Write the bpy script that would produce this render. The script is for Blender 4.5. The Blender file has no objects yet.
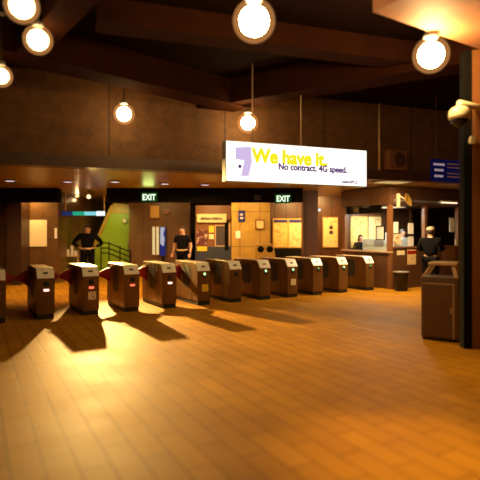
import bpy, bmesh, math, random
from mathutils import Vector, Matrix
random.seed(7)
sc = bpy.context.scene
COL = sc.collection
R = math.radians
F, HZ, CAMZ = 500.0, 233.0, 1.6

def P(px, py, Y):
    """a point of the place, Y metres in front of the camera, seen at that pixel of a 480 px frame"""
    return Vector(((px - 240) / F * Y, Y, CAMZ + (HZ - py) / F * Y))

# ------------------------------------------------------------------ materials
def mat(name, color, rough=0.5, metal=0.0, noise=0.0, nscale=8.0, bump=0.0, stretch=(1, 1, 1), spec=0.5):
    m = bpy.data.materials.new(name); m.use_nodes = True
    nt = m.node_tree; b = nt.nodes['Principled BSDF']
    b.inputs['Base Color'].default_value = (*color, 1)
    b.inputs['Roughness'].default_value = rough
    b.inputs['Metallic'].default_value = metal
    b.inputs['Specular IOR Level'].default_value = spec
    tc = nt.nodes.new('ShaderNodeTexCoord'); mp = nt.nodes.new('ShaderNodeMapping')
    mp.inputs['Scale'].default_value = stretch
    nz = nt.nodes.new('ShaderNodeTexNoise'); nz.inputs['Scale'].default_value = nscale
    nz.inputs['Detail'].default_value = 5
    nt.links.new(tc.outputs['Object'], mp.inputs['Vector']); nt.links.new(mp.outputs['Vector'], nz.inputs['Vector'])
    k = max(noise, 0.04)
    cr = nt.nodes.new('ShaderNodeMix'); cr.data_type = 'RGBA'
    cr.inputs['A'].default_value = (*[max(0, c * (1 - k)) for c in color], 1)
    cr.inputs['B'].default_value = (*[min(1, c * (1 + k)) for c in color], 1)
    nt.links.new(nz.outputs['Fac'], cr.inputs['Factor']); nt.links.new(cr.outputs['Result'], b.inputs['Base Color'])
    if bump:
        bp = nt.nodes.new('ShaderNodeBump'); bp.inputs['Strength'].default_value = bump
        bp.inputs['Distance'].default_value = 0.02
        nt.links.new(nz.outputs['Fac'], bp.inputs['Height']); nt.links.new(bp.outputs['Normal'], b.inputs['Normal'])
    return m

def glow(name, color, strength):
    m = bpy.data.materials.new(name); m.use_nodes = True
    nt = m.node_tree; nt.nodes.clear()
    e = nt.nodes.new('ShaderNodeEmission'); o = nt.nodes.new('ShaderNodeOutputMaterial')
    e.inputs['Color'].default_value = (*color, 1); e.inputs['Strength'].default_value = strength
    nt.links.new(e.outputs[0], o.inputs[0])
    return m

def glass_mat():
    m = bpy.data.materials.new('clear_glass'); m.use_nodes = True
    nt = m.node_tree; nt.nodes.clear()
    t = nt.nodes.new('ShaderNodeBsdfTransparent'); g = nt.nodes.new('ShaderNodeBsdfGlossy')
    g.inputs['Roughness'].default_value = 0.03
    t.inputs['Color'].default_value = (0.9, 0.93, 0.9, 1)
    mx = nt.nodes.new('ShaderNodeMixShader'); mx.inputs[0].default_value = 0.06
    o = nt.nodes.new('ShaderNodeOutputMaterial')
    nt.links.new(t.outputs[0], mx.inputs[1]); nt.links.new(g.outputs[0], mx.inputs[2]); nt.links.new(mx.outputs[0], o.inputs[0])
    return m

def bloom_mat():  # see-through shell with a faint glow, imitating lens bloom round the lamps
    m = bpy.data.materials.new('bloom_shell'); m.use_nodes = True
    nt = m.node_tree; nt.nodes.clear()
    t = nt.nodes.new('ShaderNodeBsdfTransparent'); e = nt.nodes.new('ShaderNodeEmission')
    e.inputs['Color'].default_value = (1.0, 0.42, 0.12, 1); e.inputs['Strength'].default_value = 0.20
    ad = nt.nodes.new('ShaderNodeAddShader'); o = nt.nodes.new('ShaderNodeOutputMaterial')
    t.inputs['Color'].default_value = (0.85, 0.85, 0.85, 1)
    nt.links.new(t.outputs[0], ad.inputs[0]); nt.links.new(e.outputs[0], ad.inputs[1]); nt.links.new(ad.outputs[0], o.inputs[0])
    return m

def floor_mat():
    m = bpy.data.materials.new('quarry_tile'); m.use_nodes = True
    nt = m.node_tree; b = nt.nodes['Principled BSDF']
    tc = nt.nodes.new('ShaderNodeTexCoord'); mp = nt.nodes.new('ShaderNodeMapping')
    mp.inputs['Rotation'].default_value = (0, 0, R(-118))
    nt.links.new(tc.outputs['Object'], mp.inputs['Vector'])
    br = nt.nodes.new('ShaderNodeTexBrick')
    br.inputs['Scale'].default_value = 1.0
    br.inputs['Brick Width'].default_value = 0.63
    br.inputs['Row Height'].default_value = 0.21
    br.inputs['Mortar Size'].default_value = 0.007
    br.inputs['Mortar Smooth'].default_value = 0.4
    br.inputs['Color1'].default_value = (0.53, 0.245, 0.010, 1)
    br.inputs['Color2'].default_value = (0.44, 0.192, 0.008, 1)
    br.inputs['Mortar'].default_value = (0.17, 0.052, 0.004, 1)
    nt.links.new(mp.outputs['Vector'], br.inputs['Vector'])
    nz = nt.nodes.new('ShaderNodeTexNoise'); nz.inputs['Scale'].default_value = 1.3; nz.inputs['Detail'].default_value = 6
    nt.links.new(tc.outputs['Object'], nz.inputs['Vector'])
    mx = nt.nodes.new('ShaderNodeMix'); mx.data_type = 'RGBA'; mx.blend_type = 'MULTIPLY'
    mx.inputs['Factor'].default_value = 0.55
    rp = nt.nodes.new('ShaderNodeValToRGB'); rp.color_ramp.elements[0].position = 0.3; rp.color_ramp.elements[0].color = (0.5, 0.42, 0.36, 1)
    rp.color_ramp.elements[1].position = 0.75
    nt.links.new(nz.outputs['Fac'], rp.inputs['Fac'])
    nt.links.new(br.outputs['Color'], mx.inputs['A']); nt.links.new(rp.outputs['Color'], mx.inputs['B'])
    nt.links.new(mx.outputs['Result'], b.inputs['Base Color'])
    mr = nt.nodes.new('ShaderNodeMapRange'); mr.inputs['To Min'].default_value = 0.50; mr.inputs['To Max'].default_value = 0.72
    nt.links.new(nz.outputs['Fac'], mr.inputs['Value']); nt.links.new(mr.outputs['Result'], b.inputs['Roughness'])
    b.inputs['Specular IOR Level'].default_value = 0.10
    bp = nt.nodes.new('ShaderNodeBump'); bp.inputs['Strength'].default_value = 0.25; bp.inputs['Distance'].default_value = 0.01
    bp.invert = True
    nt.links.new(br.outputs['Fac'], bp.inputs['Height']); nt.links.new(bp.outputs['Normal'], b.inputs['Normal'])
    return m

def panel_mat(name, c1, c2, joint, w, h, rough, axis='XZ', noise=0.5, nscale=3.0, off=0.0, metal=0.0, mortar=0.012, bump=0.3):
    """large slabs with joints"""
    m = bpy.data.materials.new(name); m.use_nodes = True
    nt = m.node_tree; b = nt.nodes['Principled BSDF']
    tc = nt.nodes.new('ShaderNodeTexCoord'); mp = nt.nodes.new('ShaderNodeMapping')
    if axis == 'XZ':
        mp.inputs['Rotation'].default_value = (R(-90), 0, 0)
    nt.links.new(tc.outputs['Object'], mp.inputs['Vector'])
    br = nt.nodes.new('ShaderNodeTexBrick'); br.offset = off
    br.inputs['Scale'].default_value = 1.0
    br.inputs['Brick Width'].default_value = w; br.inputs['Row Height'].default_value = h
    br.inputs['Mortar Size'].default_value = mortar
    br.inputs['Color1'].default_value = (*c1, 1); br.inputs['Color2'].default_value = (*c2, 1); br.inputs['Mortar'].default_value = (*joint, 1)
    nt.links.new(mp.outputs['Vector'], br.inputs['Vector'])
    nz = nt.nodes.new('ShaderNodeTexNoise'); nz.inputs['Scale'].default_value = nscale; nz.inputs['Detail'].default_value = 8
    nz.inputs['Roughness'].default_value = 0.7
    nt.links.new(tc.outputs['Object'], nz.inputs['Vector'])
    rp = nt.nodes.new('ShaderNodeValToRGB'); rp.color_ramp.elements[0].position = 0.3; rp.color_ramp.elements[1].position = 0.7
    d = 1 - noise; rp.color_ramp.elements[0].color = (d, d, d, 1)
    nt.links.new(nz.outputs['Fac'], rp.inputs['Fac'])
    mx = nt.nodes.new('ShaderNodeMix'); mx.data_type = 'RGBA'; mx.blend_type = 'MULTIPLY'; mx.inputs['Factor'].default_value = 1
    nt.links.new(br.outputs['Color'], mx.inputs['A']); nt.links.new(rp.outputs['Color'], mx.inputs['B'])
    nt.links.new(mx.outputs['Result'], b.inputs['Base Color'])
    b.inputs['Roughness'].default_value = rough; b.inputs['Metallic'].default_value = metal
    bp = nt.nodes.new('ShaderNodeBump'); bp.inputs['Strength'].default_value = bump; bp.inputs['Distance'].default_value = 0.02
    nt.links.new(nz.outputs['Fac'], bp.inputs['Height']); nt.links.new(bp.outputs['Normal'], b.inputs['Normal'])
    return m

def print_mat(name, paper, ink, scale, amount=0.5, stretch=(1, 1, 1)):
    """a printed sheet: blotches and lines of ink on paper"""
    m = bpy.data.materials.new(name); m.use_nodes = True
    nt = m.node_tree; b = nt.nodes['Principled BSDF']; b.inputs['Roughness'].default_value = 0.6
    tc = nt.nodes.new('ShaderNodeTexCoord'); mp = nt.nodes.new('ShaderNodeMapping'); mp.inputs['Scale'].default_value = stretch
    nt.links.new(tc.outputs['Object'], mp.inputs['Vector'])
    nz = nt.nodes.new('ShaderNodeTexNoise'); nz.inputs['Scale'].default_value = scale; nz.inputs['Detail'].default_value = 3
    nt.links.new(mp.outputs['Vector'], nz.inputs['Vector'])
    rp = nt.nodes.new('ShaderNodeValToRGB')
    rp.color_ramp.elements[0].position = amount - 0.06; rp.color_ramp.elements[0].color = (*ink, 1)
    rp.color_ramp.elements[1].position = amount + 0.04; rp.color_ramp.elements[1].color = (*paper, 1)
    nt.links.new(nz.outputs['Fac'], rp.inputs['Fac']); nt.links.new(rp.outputs['Color'], b.inputs['Base Color'])
    return m

M = {}
M['floor'] = floor_mat()
M['concrete'] = panel_mat('board_concrete', (0.175, 0.074, 0.019), (0.145, 0.060, 0.015), (0.05, 0.025, 0.012), 2.45, 9.0, 0.75, noise=0.6, nscale=4, off=0.0, mortar=0.016, bump=0.6)
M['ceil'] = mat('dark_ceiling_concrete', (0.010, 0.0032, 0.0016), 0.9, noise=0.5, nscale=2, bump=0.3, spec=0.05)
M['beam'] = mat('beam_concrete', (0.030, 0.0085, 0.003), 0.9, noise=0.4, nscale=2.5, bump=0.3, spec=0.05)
M['soffit'] = mat('soffit_lamplit', (0.30, 0.12, 0.05), 0.7, noise=0.3, nscale=2.5, bump=0.2)  # paler than the beams: lamp glow put into its colour
M['lowceil'] = panel_mat('ceiling_panel', (0.42, 0.29, 0.07), (0.37, 0.25, 0.06), (0.06, 0.03, 0.015), 1.2, 1.2, 0.33, axis='XY', noise=0.3, mortar=0.01, bump=0.05)
M['fascia'] = mat('dark_fascia', (0.07, 0.032, 0.014), 0.45, noise=0.3)
M['black'] = mat('matt_black', (0.006, 0.005, 0.004), 0.9, spec=0.1)
M['wallbrown'] = panel_mat('brown_tile_wall', (0.165, 0.080, 0.022), (0.14, 0.064, 0.018), (0.06, 0.03, 0.01), 0.9, 1.4, 0.4, noise=0.4, nscale=2.5, mortar=0.01, bump=0.1)
M['walldark'] = panel_mat('dark_panel_wall', (0.115, 0.045, 0.018), (0.09, 0.034, 0.014), (0.02, 0.01, 0.005), 0.42, 3.0, 0.4, noise=0.4, nscale=2.5, mortar=0.012, bump=0.1)
M['wallyellow'] = panel_mat('ochre_wall', (0.50, 0.31, 0.06), (0.44, 0.27, 0.05), (0.2, 0.1, 0.03), 0.66, 1.15, 0.45, noise=0.35, nscale=2.5, mortar=0.012, bump=0.1)
M['roomwall'] = mat('outer_wall', (0.06, 0.028, 0.014), 0.7, noise=0.4, nscale=2)
M['steel'] = mat('brushed_steel', (0.19, 0.095, 0.024), 0.40, metal=0.5, noise=0.3, nscale=6, stretch=(1, 1, 0.15), bump=0.05)
M['nose'] = mat('nose_lit_steel', (0.97, 0.92, 0.80), 0.35, metal=0.0, noise=0.06, nscale=9)  # near-white: lamp light on the steel nose put into its colour
M['lid'] = mat('lid_steel', (0.62, 0.48, 0.33), 0.28, metal=0.35, noise=0.15, nscale=9)
M['red'] = mat('red_barrier', (0.36, 0.014, 0.008), 0.45, noise=0.2)
M['rubber'] = mat('black_rubber', (0.012, 0.010, 0.009), 0.55)
M['tan'] = mat('tan_metal', (0.62, 0.42, 0.24), 0.35, metal=0.2, noise=0.15)
M['bin'] = mat('brown_metal', (0.15, 0.085, 0.05), 0.40, metal=0.3, noise=0.25, nscale=4, bump=0.03)
M['colorange'] = mat('column_terracotta', (0.24, 0.092, 0.026), 0.5, noise=0.3, nscale=3)
M['cream'] = mat('cream_plastic', (0.80, 0.70, 0.42), 0.35, noise=0.06)
M['white'] = mat('white_paper', (0.85, 0.80, 0.72), 0.6)
M['paper'] = print_mat('printed_paper', (0.95, 0.80, 0.52), (0.75, 0.55, 0.28), 14, 0.36, (1, 1, 3))
M['map'] = print_mat('map_sheet', (0.72, 0.48, 0.14), (0.50, 0.30, 0.08), 9, 0.46)
M['mapcream'] = print_mat('map_cream', (0.78, 0.55, 0.24), (0.55, 0.34, 0.12), 8, 0.42)
M['photo'] = print_mat('photo_sheet', (0.80, 0.62, 0.36), (0.35, 0.20, 0.08), 7, 0.46)
M['dots'] = print_mat('patterned_sticker', (0.97, 0.85, 0.55), (0.30, 0.16, 0.05), 34, 0.46)
M['redposter'] = print_mat('red_poster', (0.55, 0.42, 0.32), (0.10, 0.016, 0.016), 5, 0.60)
M['darkposter'] = print_mat('dark_poster', (0.06, 0.045, 0.05), (0.20, 0.12, 0.09), 8, 0.36)
M['bluelit'] = glow('blue_lightbox_sign', (0.012, 0.011, 0.085), 0.3)
M['bluetext'] = glow('blue_sign_lettering', (0.55, 0.38, 0.42), 0.6)
M['blue'] = mat('blue_sign', (0.015, 0.02, 0.16), 0.4)
M['bluedark'] = mat('slate_blue_panel', (0.035, 0.045, 0.075), 0.4)
M['yellow'] = mat('yellow_sheet', (0.85, 0.58, 0.03), 0.6)
M['green'] = mat('green_wall_paint', (0.33, 0.47, 0.03), 0.45, noise=0.12, nscale=2)
M['ochre'] = mat('ochre_trim', (0.50, 0.30, 0.05), 0.45, noise=0.15)
M['brown'] = mat('brown_wood', (0.20, 0.08, 0.025), 0.4, noise=0.3, nscale=4, stretch=(1, 1, 0.2))
M['darkwood'] = mat('dark_wood', (0.10, 0.042, 0.016), 0.4, noise=0.3, nscale=4, stretch=(1, 1, 0.2))
M['desk'] = mat('pale_desk', (0.82, 0.87, 0.95), 0.4)
M['grey'] = mat('grey_metal', (0.30, 0.29, 0.27), 0.4, metal=0.4)
M['glass'] = glass_mat(); M['bloom'] = bloom_mat()
M['skin'] = mat('skin', (0.55, 0.30, 0.20), 0.55)
M['hair'] = mat('dark_hair', (0.02, 0.013, 0.010), 0.6)
M['cloth_black'] = mat('black_cloth', (0.005, 0.0045, 0.005), 0.9, noise=0.2, nscale=30, spec=0.1)
M['cloth_navy'] = mat('navy_cloth', (0.006, 0.006, 0.009), 0.9, noise=0.2, nscale=30, spec=0.1)
M['cloth_pale'] = mat('pale_blue_cloth', (0.62, 0.68, 0.78), 0.8, noise=0.1, nscale=30)
M['cap'] = mat('beige_cap', (0.34, 0.25, 0.15), 0.8)
M['ink'] = mat('dark_ink', (0.05, 0.03, 0.02), 0.7)
M['smoke'] = mat('smoked_dome', (0.015, 0.012, 0.010), 0.12)
LAMP = (1.0, 0.64, 0.25)
M['globe'] = glow('lamp_globe', LAMP, 112)
M['globe_side'] = glow('lamp_globe_side', LAMP, 16)
M['globe_sliver'] = glow('lamp_globe_edge', LAMP, 8)
M['globe_small'] = glow('lamp_globe_small', LAMP, 42)
M['globe_strong'] = glow('lamp_globe_strong', LAMP, 175)
M['globe_dim'] = glow('lamp_globe_far', LAMP, 64)
M['flood'] = glow('flood_lens', (1.0, 0.70, 0.32), 2.5)
M['down'] = glow('downlight_lens', (1.0, 0.80, 0.85), 0.9)
M['panel_light'] = glow('panel_lens', (1.0, 0.66, 0.22), 0.6)
M['tube'] = glow('tube_lens', (1.0, 0.72, 0.45), 1.6)
M['sign'] = glow('lightbox_face', (1.0, 0.94, 0.80), 1.5)
M['exit'] = glow('exit_face', (0.80, 1.0, 0.70), 1.3)
M['exitgreen'] = glow('exit_back', (0.008, 0.035, 0.006), 1.0)
M['led_red'] = glow('indicator_red', (1.0, 0.16, 0.07), 1.5)
M['led_pink'] = glow('indicator_pink', (1.0, 0.55, 0.45), 2.0)
M['led_green'] = glow('indicator_green', (0.60, 1.0, 0.40), 1.3)
M['led_dimgreen'] = glow('indicator_dim_green', (0.22, 0.48, 0.14), 0.8)
M['teal'] = glow('teal_lightbox', (0.02, 0.42, 0.22), 0.9)
M['cyan'] = glow('cyan_lightbox', (0.25, 0.75, 0.80), 0.9)
M['whitebox'] = glow('white_lightbox', (0.9, 1.0, 1.0), 1.1)
M['bluebox'] = glow('blue_lightbox', (0.03, 0.04, 0.16), 0.6)
M['letteryellow'] = glow('letter_yellow', (0.95, 0.86, 0.015), 1.0)
M['letterpurple'] = glow('letter_purple', (0.10, 0.03, 0.20), 1.0)
M['lilac'] = glow('print_lilac', (0.66, 0.52, 0.82), 1.0)
M['bluesigntext'] = mat('sign_lettering', (0.75, 0.50, 0.55), 0.6)
M['strip'] = glow('strip_lens', (1.0, 0.72, 0.30), 0.8)
M['banner'] = glow('banner_lightbox', (0.75, 0.72, 0.85), 0.6)
M['bannerblue'] = glow('banner_blue', (0.05, 0.05, 0.35), 0.4)

# ------------------------------------------------------------------ geometry
def box(bm, x0, x1, y0, y1, z0, z1, bev=0.0, rot=None, piv=None):
    r = bmesh.ops.create_cube(bm, size=1)
    vs = r['verts']
    for v in vs:
        v.co = Vector(((x0 + x1) / 2 + v.co.x * (x1 - x0), (y0 + y1) / 2 + v.co.y * (y1 - y0), (z0 + z1) / 2 + v.co.z * (z1 - z0)))
    if bev:
        es = list({e for v in vs for e in v.link_edges})
        g = bmesh.ops.bevel(bm, geom=es, offset=bev, segments=2, profile=0.5, affect='EDGES')
        vs = list({v for f in g['faces'] for v in f.verts} | {v for v in vs if v.is_valid})
    if rot is not None:
        bmesh.ops.transform(bm, matrix=Matrix.Translation(piv) @ rot.to_4x4() @ Matrix.Translation(-Vector(piv)), verts=vs)

def prism(bm, pts, axis, a, b):
    """polygon pts extruded along axis ('x','y','z') from a to b"""
    def mk(p, t):
        if axis == 'x': return Vector((t, p[0], p[1]))
        if axis == 'y': return Vector((p[0], t, p[1]))
        return Vector((p[0], p[1], t))
    A = [bm.verts.new(mk(p, a)) for p in pts]; B = [bm.verts.new(mk(p, b)) for p in pts]
    n = len(pts)
    bm.faces.new(A); bm.faces.new(B[::-1])
    for i in range(n):
        bm.faces.new((A[(i + 1) % n], A[i], B[i], B[(i + 1) % n]))
    bmesh.ops.recalc_face_normals(bm, faces=bm.faces[:])

def tube(bm, p, q, r, seg=12, r2=None):
    p, q = Vector(p), Vector(q); d = q - p
    m = Matrix.Translation((p + q) / 2) @ d.to_track_quat('Z', 'Y').to_matrix().to_4x4()
    bmesh.ops.create_cone(bm, cap_ends=True, segments=seg, radius1=r, radius2=r if r2 is None else r2, depth=d.length, matrix=m)

def lathe(bm, prof, seg=24, mtx=Matrix()):
    rings = []
    for (r, z) in prof:
        rings.append([bm.verts.new(mtx @ Vector((r * math.cos(2 * math.pi * i / seg), r * math.sin(2 * math.pi * i / seg), z))) for i in range(seg)])
    for a, b in zip(rings, rings[1:]):
        for i in range(seg):
            bm.faces.new((a[i], a[(i + 1) % seg], b[(i + 1) % seg], b[i]))
    bm.faces.new(rings[0][::-1]); bm.faces.new(rings[-1])

def ball(bm, c, rx, ry, rz, seg=20):
    bmesh.ops.create_uvsphere(bm, u_segments=seg, v_segments=seg // 2 + 2, radius=1, matrix=Matrix.Translation(c) @ Matrix.Diagonal((rx, ry, rz, 1)))

def obj(name, bm, m, parent=None, smooth=False, loc=None, rotz=0.0):
    me = bpy.data.meshes.new(name)
    if isinstance(bm, bpy.types.Mesh): me = bm
    else:
        bm.normal_update(); bm.to_mesh(me); bm.free()
    for k in (m if isinstance(m, (list, tuple)) else [m]): me.materials.append(k)
    if smooth:
        for f in me.polygons: f.use_smooth = True
    o = bpy.data.objects.new(name, me); COL.objects.link(o)
    if parent: o.parent = parent
    if loc is not None: o.location = loc
    o.rotation_euler.z = rotz
    return o

def B(*a, **k):
    bm = bmesh.new(); box(bm, *a, **k); return bm

def tag(o, label, cat, group=None, kind=None):
    o['label'] = label; o['category'] = cat
    if group: o['group'] = group
    if kind: o['kind'] = kind
    return o

def thing(name, label, cat, loc=(0, 0, 0), rotz=0.0, group=None):
    o = bpy.data.objects.new(name, None); COL.objects.link(o)
    o.empty_display_size = 0.1
    o.location = loc; o.rotation_euler.z = rotz
    return tag(o, label, cat, group)

def struct(name, bm, m, loc=None, rotz=0.0):
    o = obj(name, bm, m, None, loc=loc, rotz=rotz); o['kind'] = 'structure'; return o

def text(name, s, size, m, parent, loc, extrude=0.004, align='LEFT', bold=0.0, sx=1.0, shear=0.0):
    """upright lettering facing -Y in the parent's frame"""
    c = bpy.data.curves.new(name, 'FONT'); c.body = s; c.size = size; c.extrude = extrude; c.align_x = align; c.shear = shear
    t = bpy.data.objects.new('tmp', c); COL.objects.link(t)
    dg = bpy.context.evaluated_depsgraph_get(); dg.update()
    me = bpy.data.meshes.new_from_object(t.evaluated_get(dg))
    bpy.data.objects.remove(t); bpy.data.curves.remove(c)
    if bold:
        bm = bmesh.new()
        for dx, dz in ((0, 0), (bold, 0), (-bold, 0), (0, bold), (0, -bold), (bold * .7, bold * .7), (-bold * .7, bold * .7), (bold * .7, -bold * .7), (-bold * .7, -bold * .7)):
            me2 = me.copy(); me2.transform(Matrix.Translation((dx, dz, 0))); bm.from_mesh(me2); bpy.data.meshes.remove(me2)
        bm.to_mesh(me); bm.free()
    me.transform(Matrix.Diagonal((sx, 1, 1, 1))); me.transform(Matrix.Rotation(R(90), 4, 'X'))
    me.materials.clear()
    o = obj(name, me, m, parent); o.location = loc
    return o

def lamp(kind, name, loc, energy, color, size=0.1, aim=None, spot=None, blend=0.3, parent=None):
    l = bpy.data.lights.new(name, kind); l.energy = energy; l.color = color
    if kind == 'AREA': l.size = size
    else: l.shadow_soft_size = size
    if kind == 'SPOT': l.spot_size = R(spot or 90); l.spot_blend = blend
    o = bpy.data.objects.new(name, l); COL.objects.link(o); o.location = loc
    if aim is not None:
        o.rotation_euler = (Vector(aim) - Vector(loc)).to_track_quat('-Z', 'Y').to_euler()
    return o

# ------------------------------------------------------------------ the shell
struct('floor', B(-14, 14, -5, 30, -0.2, 0), M['floor'])
BK = (-0.33, 10.9); BA = R(19.5)                     # line of the concrete bulkhead
bd = Vector((math.cos(BA), math.sin(BA)))
def bk(t, off=0.0):                                  # a point on the bulkhead line, off behind it
    return (BK[0] + bd.x * t - bd.y * off, BK[1] + bd.y * t + bd.x * off)
LOWZ = 2.95
struct('wall_bulkhead', B(-13.5, 12.5, 0, 0.35, 3.13, 4.85), M['concrete'], (BK[0], BK[1], 0), BA)
struct('trim_fascia', B(-13.5, 12.5, -0.06, 0.30, 2.90, 3.13), M['fascia'], (BK[0], BK[1], 0), BA)
bm = bmesh.new(); prism(bm, [bk(-13.5, 0.25), bk(12.5, 0.25), (14, 30), (-14, 30)], 'z', LOWZ, LOWZ + 0.17)
struct('ceiling_low', bm, M['lowceil'])
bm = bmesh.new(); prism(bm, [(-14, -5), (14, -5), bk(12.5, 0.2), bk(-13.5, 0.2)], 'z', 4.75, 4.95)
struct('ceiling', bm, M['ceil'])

def beam(name, a, b, w, z0, z1, m):
    """a beam whose far lower edge runs from plan point a to b, w wide towards the camera"""
    a, b = Vector(a), Vector(b); d = (b - a)
    L = d.length; ang = math.atan2(d.y, d.x)
    return struct(name, B(0, L, -w, 0, z0, z1), m, (a.x, a.y, 0), ang)
def plan(px, py, z):
    Y = (z - CAMZ) * F / (HZ - py); return Vector(((px - 240) / F * Y, Y))
def ext(a, b, s, t):
    d = (b - a).normalized(); return a - d * s, b + d * t
# girders under the slab, as their edges show
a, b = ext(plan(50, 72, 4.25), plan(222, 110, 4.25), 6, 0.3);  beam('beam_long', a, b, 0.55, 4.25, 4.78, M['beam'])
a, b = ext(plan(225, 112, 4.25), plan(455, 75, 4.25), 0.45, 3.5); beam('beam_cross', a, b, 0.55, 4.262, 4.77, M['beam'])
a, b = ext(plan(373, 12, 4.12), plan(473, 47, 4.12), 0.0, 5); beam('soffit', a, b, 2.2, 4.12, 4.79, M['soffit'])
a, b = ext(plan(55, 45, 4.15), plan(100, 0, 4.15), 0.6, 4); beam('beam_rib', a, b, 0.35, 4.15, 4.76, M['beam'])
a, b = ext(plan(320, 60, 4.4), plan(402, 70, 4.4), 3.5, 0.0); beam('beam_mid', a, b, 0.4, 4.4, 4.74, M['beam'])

struct('wall_left', B(-14, -13.7, -5, 30, 0, 4.75), M['roomwall'])
struct('wall_right', B(13.7, 14, -5, 30, 0, 4.75), M['roomwall'])
struct('wall_behind', B(-13.7, 13.7, -5, -4.7, 0, 4.75), M['roomwall'])
struct('wall_back', B(-13.7, 13.7, 25, 25.3, 0, LOWZ), M['wallbrown'])

# dark headers under the low ceiling
HY = 15.0
struct('beam_header', B(-4.0, P(303, 0, HY).x, HY, HY + 0.3, 2.53, LOWZ), M['black'])
struct('beam_header_left', B(-13.7, P(58, 0, HY).x, HY, HY + 0.3, 2.53, LOWZ), M['black'])

# back walls
WL = 16.0
struct('wall_poster', B(-13.7, P(58, 0, WL).x, WL, WL + 0.25, 0, LOWZ), M['wallbrown'])
struct('wall_corridor', B(P(58, 0, WL).x - 0.25, P(58, 0, WL).x, WL + 0.25, 25, 0, LOWZ), M['wallbrown'])
struct('wall_brown', B(P(129, 0, 18.5).x, P(190, 0, 18.5).x, 18.5, 18.75, 0, LOWZ), M['wallbrown'])
struct('wall_dark', B(0.4, 5.2, 18.3, 18.5, 0, LOWZ), M['walldark'])
struct('column_ochre', B(P(231.5, 0, 16.5).x, P(270, 0, 16.5).x, 16.5, 17.1, 0, LOWZ), M['wallyellow'])
struct('column_brown', B(P(303, 0, 16.0).x, P(318, 0, 16.0).x, 16.0, 16.45, 0, LOWZ), M['walldark'])
struct('column_dark', B(P(7, 0, 15.4).x, P(22, 0, 15.4).x, 15.35, 15.95, 0, LOWZ), M['fascia'])

# right-hand pillar and a black strip standing in for its shaded side face
cp = Vector((3.20, 6.88)); CA = R(-3)
struct('column_right', B(0.0, 1.3, 0.0, 0.16, 0, 4.12), M['colorange'], (cp.x, cp.y, 0), CA)
struct('shade_edge', B(-0.115, 0.0, 0.01, 0.16, 0, 4.12), M['black'], (cp.x, cp.y, 0), CA)

# ------------------------------------------------------------------ lamps of the hall
def globe_lamp(px, py, z, r, ztop, label, m='globe'):
    Y = (z - CAMZ) * F / (HZ - py); c = P(px, py, Y)
    t = thing('globe_lamp', label, 'lamp', (c.x, c.y, c.z - r), 0, 'globe lamps under the high ceiling')
    bm = bmesh.new(); ball(bm, (0, 0, r), r, r, r, 28); gl = obj('globe', bm, M['bloom'], t, True)  # outer shell added for the bloom round the bulb
    bm = bmesh.new(); ball(bm, (0, 0, r), r * .70, r * .70, r * .70, 24); obj('bulb', bm, M[m], gl, True)
    bm = bmesh.new(); lathe(bm, [(r * 0.34, r * 1.90), (r * 0.42, r * 2.0), (r * 0.36, r * 2.22), (0.03, r * 2.35)]); obj('cap', bm, M['grey'], t, True)
    h = ztop - (c.z - r)
    if h > r * 2.4:
        bm = bmesh.new(); tube(bm, (0, 0, r * 2.3), (0, 0, h - 0.02), 0.012); obj('stem', bm, M['fascia'], t, True)
    bm = bmesh.new(); lathe(bm, [(0.02, h - 0.05), (0.07, h - 0.02), (0.08, h)]); obj('canopy', bm, M['grey'], t, True)
    return t
globe_lamp(254, 21, 3.95, 0.235, 4.75, 'big glowing globe lamp hanging straight above the lit advertising sign')
globe_lamp(431, 55, 3.85, 0.225, 4.75, 'glowing globe lamp near the dome camera and the pillar', 'globe_strong')
globe_lamp(124, 114, 3.86, 0.20, 4.75, 'small glowing globe lamp on the concrete bulkhead over the fare gates', 'globe_small')
globe_lamp(248, 123, 3.89, 0.215, 4.75, 'glowing globe lamp just over the top edge of the advertising sign', 'globe_dim')
globe_lamp(38, 40, 3.95, 0.175, 4.75, 'glowing globe lamp lower of the close pair by the ceiling rib', 'globe_side')
globe_lamp(22, 6, 3.95, 0.175, 4.75, 'glowing globe lamp upper of the close pair by the ceiling rib', 'globe_side')
globe_lamp(1, 76, 3.85, 0.16, 4.75, 'glowing globe lamp cut by the photo edge over the dark pillar', 'globe_sliver')

lamp('SPOT', 'soffit_downlight', (1.25, 3.55, 4.08), 620, (1.0, 0.60, 0.15), 0.06, (1.25, 3.55, 0), 34, 1.0)
# low-ceiling downlights
for px, py, lab in ((10, 180, 'over the first fare gates by the dark pillar'), (68, 181, 'over the gap before the person in black'),
                    (115, 181, 'between the corridor and the exit sign'), (165, 183, 'just past the exit sign by the brown wall'),
                    (205, 184, 'in front of the kiosk with the cream name board')):
    Y = (LOWZ - CAMZ) * F / (HZ - py); c = P(px, py, Y)
    t = thing('ceiling_downlight', 'small round recessed ceiling light ' + lab, 'ceiling light', (c.x, c.y, LOWZ - 0.03), 0, 'recessed lights of the low ceiling')
    bm = bmesh.new(); lathe(bm, [(0.13, 0.0), (0.15, 0.0), (0.15, 0.03), (0.11, 0.03)]); obj('ring', bm, M['grey'], t)
    bm = bmesh.new(); lathe(bm, [(0.10, -0.004), (0.11, 0.0)]); obj('lens', bm, M['down'], t)
    lamp('SPOT', 'downlight_beam', (c.x, c.y, LOWZ - 0.06), 190, (1.0, 0.62, 0.26), 0.08, (c.x, c.y + 1.2, 0), 130, 0.6)

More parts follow.
